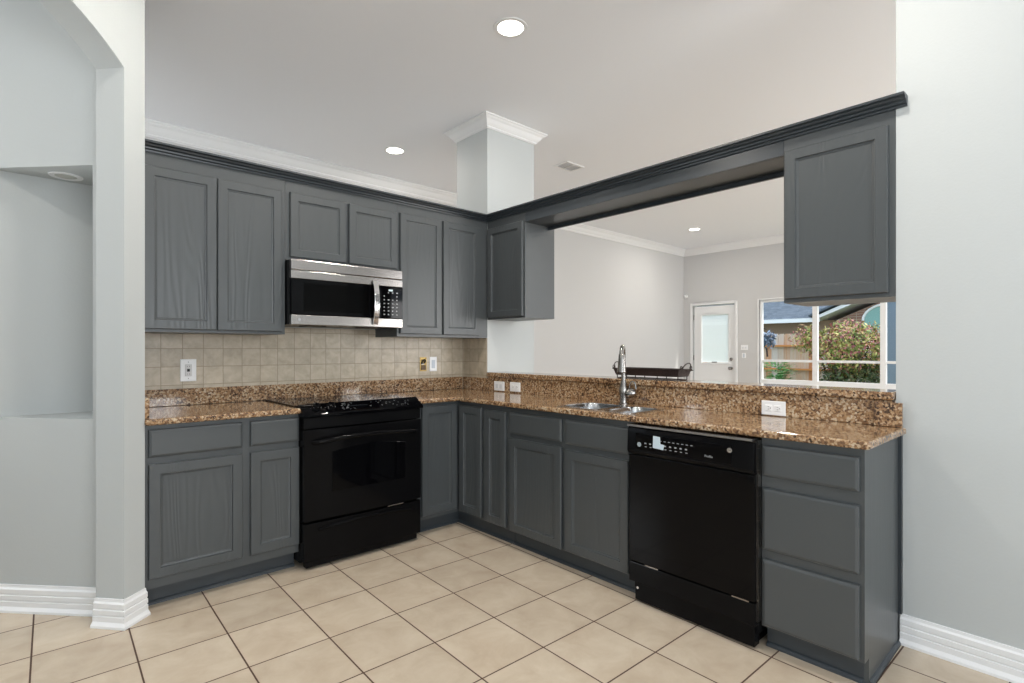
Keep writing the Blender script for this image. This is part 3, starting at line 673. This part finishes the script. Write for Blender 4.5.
# ------------------------------------------------------------------ outlets and switches
def plate(fr, u, z, w_, h_, kind, label, cat, name, loc, m=None):
    r = thing(name, loc, label, cat)
    MB(fr).rings(u-w_/2, u+w_/2, z-h_/2, z+h_/2, [(0, .003), (.003, .0055)]).build('cover_plate', m or M['plastic'], r)
    d = MB(fr); p = MB(fr)
    hz = w_ > h_
    if kind == 'duplex':
        for s in (-1, 1):
            cu, cz = (u+s*w_*.19, z) if hz else (u, z+s*h_*.19)
            p.rings(cu-.016, cu+.016, cz-.016, cz+.016, [(0, .006), (.003, .0075)], back=.003)
            d = MB(fr)
            for t in (-1, 1):
                if hz: d.box((cu-.004, .0074, cz+t*.006-.001), (cu+.004, .0080, cz+t*.006+.001))
                else: d.box((cu+t*.006-.001, .0074, cz-.001), (cu+t*.006+.001, .0080, cz+.007))
            if hz: d.box((cu+.007, .0074, cz-.002), (cu+.011, .0080, cz+.002))
            else: d.box((cu-.002, .0074, cz-.010), (cu+.002, .0080, cz-.006))
            d.build('socket_slots', M['slot'], r)
        p.build('receptacle', M['plastic'], r)
    elif kind == 'gfci':
        p.rings(u-.018, u+.018, z-.035, z+.035, [(0, .006), (.003, .0075)], back=.003); p.build('receptacle', mat('grey_receptacle', srgb(205, 205, 205), .4), r)
        d.box((u-.007, .0074, z-.008), (u+.007, .0082, z+.008))
        for s in (-1, 1):
            d.box((u-.002, .0050, z+s*.048-.002), (u+.002, .0060, z+s*.048+.002))
            d.box((u-.007, .0074, z+s*.022-.003), (u-.005, .0080, z+s*.022+.003)); d.box((u+.005, .0074, z+s*.022-.003), (u+.007, .0080, z+s*.022+.003))
        d.build('buttons', M['slot'], r)
    elif kind == 'switch2':
        for s in (-1, 1):
            if hz: p.rings(u+s*w_*.19-.016, u+s*w_*.19+.016, z-.017, z+.017, [(0, .006), (.002, .008)], back=.003)
            else: p.rings(u-.016, u+.016, z+s*h_*.19-.017, z+s*h_*.19+.017, [(0, .006), (.002, .008)], back=.003)
        p.build('rocker', mat('pale_grey_rocker', srgb(214, 216, 220), .4), r)
    else:
        p.rings(u-.016, u+.016, z-.033, z+.033, [(0, .006), (.002, .008)], back=.003); p.build('rocker', mat('blue_grey_rocker', srgb(196, 204, 214), .4), r)
    return r
plate(FL(-.0085), -2.038, 1.109, .083, .13, 'gfci', 'white outlet cover on the tile backsplash left of the range', 'outlet', 'wall_outlet', (-2.038, -.0085, 1.045))
plate(FL(-.0085), -.313, 1.114, .068, .115, 'switch', 'white switch plate on the corner tile, right of the open brass box', 'switch', 'wall_switch', (-.313, -.0085, 1.056))
plate(FR(-.0205), .485, .948, .118, .072, 'switch2', 'white double switch plate in the granite splash, nearest the corner', 'switch', 'wall_switch', (-.0205, -.485, .91))
plate(FR(-.0205), .665, .950, .112, .070, 'duplex', 'white outlet plate in the granite splash, second from the corner', 'outlet', 'wall_outlet', (-.0205, -.665, .91))
plate(FR(-.0205), 2.517, .944, .112, .070, 'duplex', 'white horizontal outlet in the granite splash above the dishwasher', 'outlet', 'wall_outlet', (-.0205, -2.517, .91))
plate(FR(6.4495), -.483, 1.265, .12, .086, 'switch2', 'upper white switch plate on the living room wall beside the glazed door', 'switch', 'wall_switch', (6.4495, .483, 1.222))
plate(FR(6.4495), -.491, 1.127, .068, .086, 'switch', 'lower small white plate on the living room wall beside the glazed door', 'switch', 'wall_switch', (6.4495, .491, 1.084))
r = thing('open_junction_box', (-.408, -.0085, 1.06), 'uncovered brass coloured junction box with loose wires on the corner tile', 'junction box')
jb = MB(FL(-.0085))
for a, c in (((-.438, 0, 1.060), (-.378, .006, 1.066)), ((-.438, 0, 1.164), (-.378, .006, 1.170)), ((-.438, 0, 1.066), (-.432, .006, 1.164)), ((-.384, 0, 1.066), (-.378, .006, 1.164)), ((-.432, 0, 1.066), (-.384, .001, 1.164))): jb.box(a, c)
jb.build('box', M['brass'], r)
MB(FL(-.0085)).box((-.428, .001, 1.068), (-.388, .010, 1.108)).build('receptacle', mat('brown_receptacle', (.10, .055, .02), .5), r)
MB().tube([(-.426, -.012, 1.115), (-.420, -.022, 1.14), (-.405, -.026, 1.152), (-.392, -.020, 1.146), (-.398, -.015, 1.125), (-.415, -.014, 1.118)], .005, 8).build('wires', M['slot'], r, smooth=True)
MB().tube([(-.428, -.016, 1.112), (-.405, -.018, 1.116)], .003, 6).build('white_wire', M['plastic'], r)
# motion sensor near the living room corner
r = thing('motion_sensor', (6.41, 1.555, 2.20), 'small white alarm sensor high in the living room corner beside the door', 'sensor')
MB().box((6.40, 1.525, 2.19), (6.4495, 1.585, 2.25)).build('housing', M['plastic'], r, bevel=.008)
MB().lathe([(.016, 0), (.013, .012), (.002, .018)], (6.40, 1.555, 2.212), n=14, ax=(-1, 0, -.3)).build('lens', M['plastic'], r, smooth=True)

# ------------------------------------------------------------------ ceiling lights and vent
def can(x, y, z, label, on=True, energy=16, group=None, r0=.075):
    r = thing('recessed_light', (x, y, z), label, 'ceiling light', group)
    MB().lathe([(r0, -.004), (r0+.022, -.004), (r0+.024, -.001), (r0+.024, -.0003), (r0, -.0003)], (x, y, z), n=36, ring=True).build('trim_ring', M['trim'], r, smooth=True)
    MB().lathe([(.002, 0), (r0-.001, 0), (r0-.001, -.0022), (.002, -.0022)], (x, y, z-.0005), n=36).build('lens', M['lens'] if on else M['lens_off'], r)
    if on:
        l = lamp('recessed_lamp', 'AREA', (0, 0, -.012), (0, 0, 0), energy, (1.0, .94, .86), shape='DISK', size=.14); l.parent = r
    return r
can(-.663, -1.313, H, 'lit recessed ceiling light over the kitchen floor, nearest the camera')
can(-.189, .801, H, 'lit recessed ceiling light beyond the back cabinets, left of the column')
can(4.933, .582, H, 'lit recessed ceiling light in the living room, seen through the bar opening')
can(-2.599, -.159, 2.092, 'unlit recessed light in the top of the hall niche', on=False, r0=.045)
for x, y in ((-2.1, -1.35), (-.75, -2.95), (-2.3, -4.6)): can(x, y, H, 'lit recessed kitchen ceiling light outside the photographed frame', group='recessed kitchen lights behind the camera')
for x, y in ((-3.9, -.9), (-3.4, .9)): can(x, y, H, 'added recessed hall ceiling light, out of view, brightening the hall', group='added hall fill lights out of view')  # unseen cans added to light the hall beyond the arch
for x, y in ((2.2, -1.5), (4.9, -3.2), (2.2, -4.2)): can(x, y, H, 'lit recessed living room ceiling light outside the photographed frame', group='recessed living room lights out of view')
r = thing('ceiling_vent', (1.35, .005, H), 'small louvred air vent in the ceiling right of the column', 'vent')
vt = MB(); vt.box((1.22, -.09, H-.006), (1.48, -.065, H-.0005)).box((1.22, .075, H-.006), (1.48, .10, H-.0005)).box((1.22, -.065, H-.006), (1.245, .075, H-.0005)).box((1.455, -.065, H-.006), (1.48, .075, H-.0005)).box((1.34, -.065, H-.006), (1.36, .075, H-.0005)); vt.build('frame', M['trim'], r)
sl = MB()
for k in range(8): sl.add([(1.245, -.06+k*.018, H-.005), (1.455, -.06+k*.018, H-.005), (1.455, -.052+k*.018, H-.001), (1.245, -.052+k*.018, H-.001)], [(0, 1, 2, 3)])
sl.build('louvres', mat('grey_louvre', srgb(120, 120, 120), .5), r)
r = thing('ceiling_fan', (5.3, -2.0, H), 'white ceiling fan in the living room, one thin blade showing by the right wall cabinet', 'fan')
MB().lathe([(.06, 0), (.06, -.02), (.015, -.03), (.015, -.10), (.09, -.11), (.10, -.17), (.06, -.20), (.002, -.205)], (5.3, -2.0, H-.001), n=24).build('motor', M['trim'], r, smooth=True)
for k in range(5):
    a = math.radians(109+72*k); ux, uy = math.cos(a), math.sin(a)
    MB(lambda p, ux=ux, uy=uy: Vector((5.3+ux*p.x-uy*p.y, -2.0+uy*p.x+ux*p.y, p.z))).box((.10, -.06, H-.145), (.95, .06, H-.139)).build('blade', M['trim'], r)

# ------------------------------------------------------------------ outdoors
G = mat('ground_grass', srgb(96, 110, 60), .9)
struct(MB().box((6.6, -20, -.25), (40, 20, -.15)).build('ground', G))
fw_, nt, fb = newmat('weathered_cedar')
g = nt.nodes.new('ShaderNodeNewGeometry'); sp = nt.nodes.new('ShaderNodeSeparateXYZ'); nt.links.new(g.outputs['Position'], sp.inputs[0])
wn = nt.nodes.new('ShaderNodeTexWhiteNoise'); wn.noise_dimensions = '1D'; nt.links.new(math_(nt, 'FLOOR', math_(nt, 'DIVIDE', sp.outputs[1], .14)), wn.inputs['W'])
mp = nt.nodes.new('ShaderNodeMapping'); mp.inputs['Scale'].default_value = (1, 8, .8); nt.links.new(g.outputs['Position'], mp.inputs[0])
k = math_(nt, 'ADD', math_(nt, 'MULTIPLY', wn.outputs['Value'], .7), math_(nt, 'MULTIPLY', noise_(nt, mp.outputs[0], 3), .4))
nt.links.new(ramp(nt, [(.3, srgb(202, 192, 184)), (.62, srgb(200, 174, 152)), (.85, srgb(196, 134, 90))], k), fb.inputs['Base Color']); fb.inputs['Roughness'].default_value = .8
M['fence'] = fw_
M['rail'] = mat('cedar_rail', srgb(206, 138, 78), .8)
r = thing('wooden_fence', (11, 0, -.15), 'weathered cedar board fence with horizontal rails across the yard outside', 'fence')
n = 0
for k in range(60):
    y = 4.6-k*.14; h_ = 1.62+random.uniform(-.01, .01)
    p = MB().prism([(y, -.15), (y+.134, -.15), (y+.134, h_-.03), (y+.105, h_), (y+.03, h_), (y, h_-.03)], 11.0, 11.018, lambda a, z, c: (c, a, z)).build('picket', M['fence'], r)
for z in (1.30, .735, .12): MB().box((10.91, -3.8, z), (10.999, 4.7, z+.04)).build('rail', M['rail'], r)
M['brick'] = tile_mat('tan_brick', (1, 2), (0, 0), (.21, .075), 0, .012, srgb(176, 166, 154), srgb(120, 88, 78), srgb(158, 122, 104), .8, nscale=3)
M['roof'] = tile_mat('blue_grey_shingle', (1, 2), (0, 0), (.30, .08), 0, .006, srgb(70, 84, 100), srgb(66, 76, 88), srgb(98, 109, 122), .85, nscale=3)
M['soffit'] = mat('white_fascia_paint', srgb(232, 236, 240), .5)
M['siding'] = mat('tan_siding', srgb(150, 128, 110), .7)
r = thing('neighbour_house', (16, 0, -.15), 'neighbouring brick house with blue-grey shingle roof and arched gable window', 'house')
MB().box((15.3, 1.7, -.15), (20, 10, 2.12)).build('wall', M['siding'], r)
MB().add([(14.7, 1.9, 2.16), (14.7, 10, 2.16), (19.5, 10, 4.6), (19.5, 1.9, 4.6), (14.7, 1.9, 2.11), (14.7, 10, 2.11), (19.5, 10, 4.55), (19.5, 1.9, 4.55)], [(0, 1, 2, 3), (7, 6, 5, 4), (0, 4, 5, 1), (1, 5, 6, 2), (2, 6, 7, 3), (3, 7, 4, 0)]).build('roof', M['roof'], r)
MB().box((14.66, 1.9, 2.05), (14.70, 10, 2.17)).build('fascia', M['soffit'], r)
gw = MB().prism([(1.55, -.15), (1.55, 2.10), (-1.2, 3.30), (-3.95, 2.10), (-3.95, -.15)], 15.0, 19, lambda a, z, c: (c, a, z)).build('gable_wall', M['brick'], r)
MB().prism([(2.05, 2.10), (1.98, 2.22), (-1.2, 3.62), (-4.4, 2.22), (-4.4, 2.10), (-1.2, 3.46)], 14.6, 19, lambda a, z, c: (c, a, z)).build('rake_board', M['soffit'], r)
MB().prism([(2.15, 2.20), (-1.2, 3.68), (-4.55, 2.20), (-4.55, 2.26), (-1.2, 3.75), (2.15, 2.26)], 14.5, 19, lambda a, z, c: (c, a, z)).build('gable_roof', M['roof'], r)
aw = [(.85, 1.2), (.85, 2.05)]+[(.3+.55*math.cos(PI*k/16), 2.05+.42*math.sin(PI*k/16)) for k in range(1, 16)]+[(-.25, 2.05), (-.25, 1.2)]
ww = MB().prism(aw, 14.93, 14.99, lambda a, z, c: (c, a, z)).build('arched_window', mat('teal_window', srgb(120, 165, 160), .15), r)
ab = MB(); pts = [(14.92, .3+.57*math.cos(PI*k/20), 2.05+.44*math.sin(PI*k/20)) for k in range(21)]; ab.tube(pts, .035, 6); ab.build('arch_trim', M['soffit'], ww)
def leafmat(name, stops):
    m, nt, b = newmat(name); g = nt.nodes.new('ShaderNodeNewGeometry')
    nt.links.new(ramp(nt, stops, g.outputs['Random Per Island']), b.inputs['Base Color']); b.inputs['Roughness'].default_value = .55; return m
M['shrub'] = leafmat('mixed_shrub_leaves', [(0, srgb(88, 112, 52)), (.35, srgb(150, 160, 84)), (.6, srgb(206, 190, 120)), (.8, srgb(196, 130, 116)), (1, srgb(160, 92, 110))])
M['shrubd'] = leafmat('green_shrub_leaves', [(0, srgb(46, 66, 40)), (.6, srgb(84, 100, 60)), (1, srgb(120, 116, 78))])
M['fern'] = leafmat('fern_leaves', [(0, srgb(40, 120, 50)), (.6, srgb(86, 160, 74)), (1, srgb(140, 190, 110))])
M['blueleaf'] = leafmat('blue_grey_leaves', [(0, srgb(70, 84, 104)), (1, srgb(150, 164, 186))])
M['bark'] = mat('bark', srgb(84, 66, 52), .9)
def leaves(b, c, rad, n, size, shell=.55, rnd=random):
    for _ in range(n):
        d = Vector((rnd.gauss(0, 1), rnd.gauss(0, 1), rnd.gauss(0, 1))).normalized()
        k = (shell+(1-shell)*rnd.random())*(1+.12*math.sin(7*d.x+3)*math.cos(6*d.z+5*d.y))
        p = Vector(c)+Vector((d.x*rad[0], d.y*rad[1], d.z*rad[2]))*k
        a = Vector((rnd.gauss(0, 1), rnd.gauss(0, 1), rnd.gauss(0, 1))).normalized(); q = a.cross(d)
        if q.length < .1: continue
        q.normalize(); s = size*rnd.uniform(.6, 1.4); a2 = (a+d*.6).normalized()*s; q = q*s*.45
        b.add([p-a2*.5, p+q*.5, p+a2*.5, p-q*.5], [(0, 1, 2, 3)])
r = thing('flowering_shrub', (9.7, -.35, -.15), 'large pink, yellow and green leaved shrub growing by the fence outside', 'shrub')
b = MB(); leaves(b, (9.7, -.30, 1.22), (.55, .85, .60), 5200, .075); leaves(b, (9.7, .55, 1.45), (.35, .38, .34), 900, .07, .2); b.build('upper_foliage', M['shrub'], r)
b = MB(); leaves(b, (9.75, -.30, .60), (.5, .72, .62), 3600, .075, .5); b.build('lower_foliage', M['shrubd'], r)
b = MB()
for k in range(7): b.tube([(9.75, -.3+.05*k-.15, -.15), (9.72, -.3+.18*(k-3), .8), (9.7, -.3+.25*(k-3), 1.5)], [.03, .02, .01], 6)
b.build('stems', M['bark'], r)
r = thing('garden_fern', (9.2, 1.05, -.15), 'bright green leafy fern low in the left of the window view', 'fern')
b = MB()
for k in range(46):
    a = random.uniform(0, 2*PI); L = random.uniform(.4, .75); hgt = random.uniform(.75, 1.15); px = Vector((9.2, 1.02, 0)); 
    for j in range(12):
        t = j/11; p = px+Vector((math.cos(a)*L*t*.6, math.sin(a)*L*t*.6, hgt*math.sin(min(1, t*1.15)*PI/2*1.0)*1.0-(.25*t*t)))
        for s in (-1, 1):
            q = Vector((-math.sin(a)*s, math.cos(a)*s, .1))*.085*(1-t*.6); tt = Vector((math.cos(a), math.sin(a), .3))*.035
            b.add([p, p+q*.6+tt, p+q, p+q*.6-tt], [(0, 1, 2, 3)])
b.build('fronds', M['fern'], r)
r = thing('hanging_plant', (10.2, 1.75, -.15), 'drooping blue-grey plant hanging on a thin pole in front of the fence', 'plant')
b = MB(); leaves(b, (10.2, 1.60, 1.46), (.14, .20, .22), 230, .11, .15); b.build('foliage', M['blueleaf'], r)
MB().tube([(10.2, 1.75, -.15), (10.2, 1.75, 1.66), (10.2, 1.70, 1.74), (10.2, 1.62, 1.70)], .012, 8).tube([(10.2, 1.62, 1.26), (10.2, 1.60, 1.06)], .02, 6).build('pole', M['iron'], r)
tag(MB().box((7.9, -1.60, -.15), (8.1, -1.235, 2.9)).box((7.86, -1.64, -.15), (8.14, -1.195, .05)).box((7.86, -1.64, 2.8), (8.14, -1.195, 2.9)).build('patio_post', mat('blue_grey_post_paint', srgb(120, 140, 160), .6), bevel=.01), 'blue-grey square patio post outside at the right of the window view', 'post')
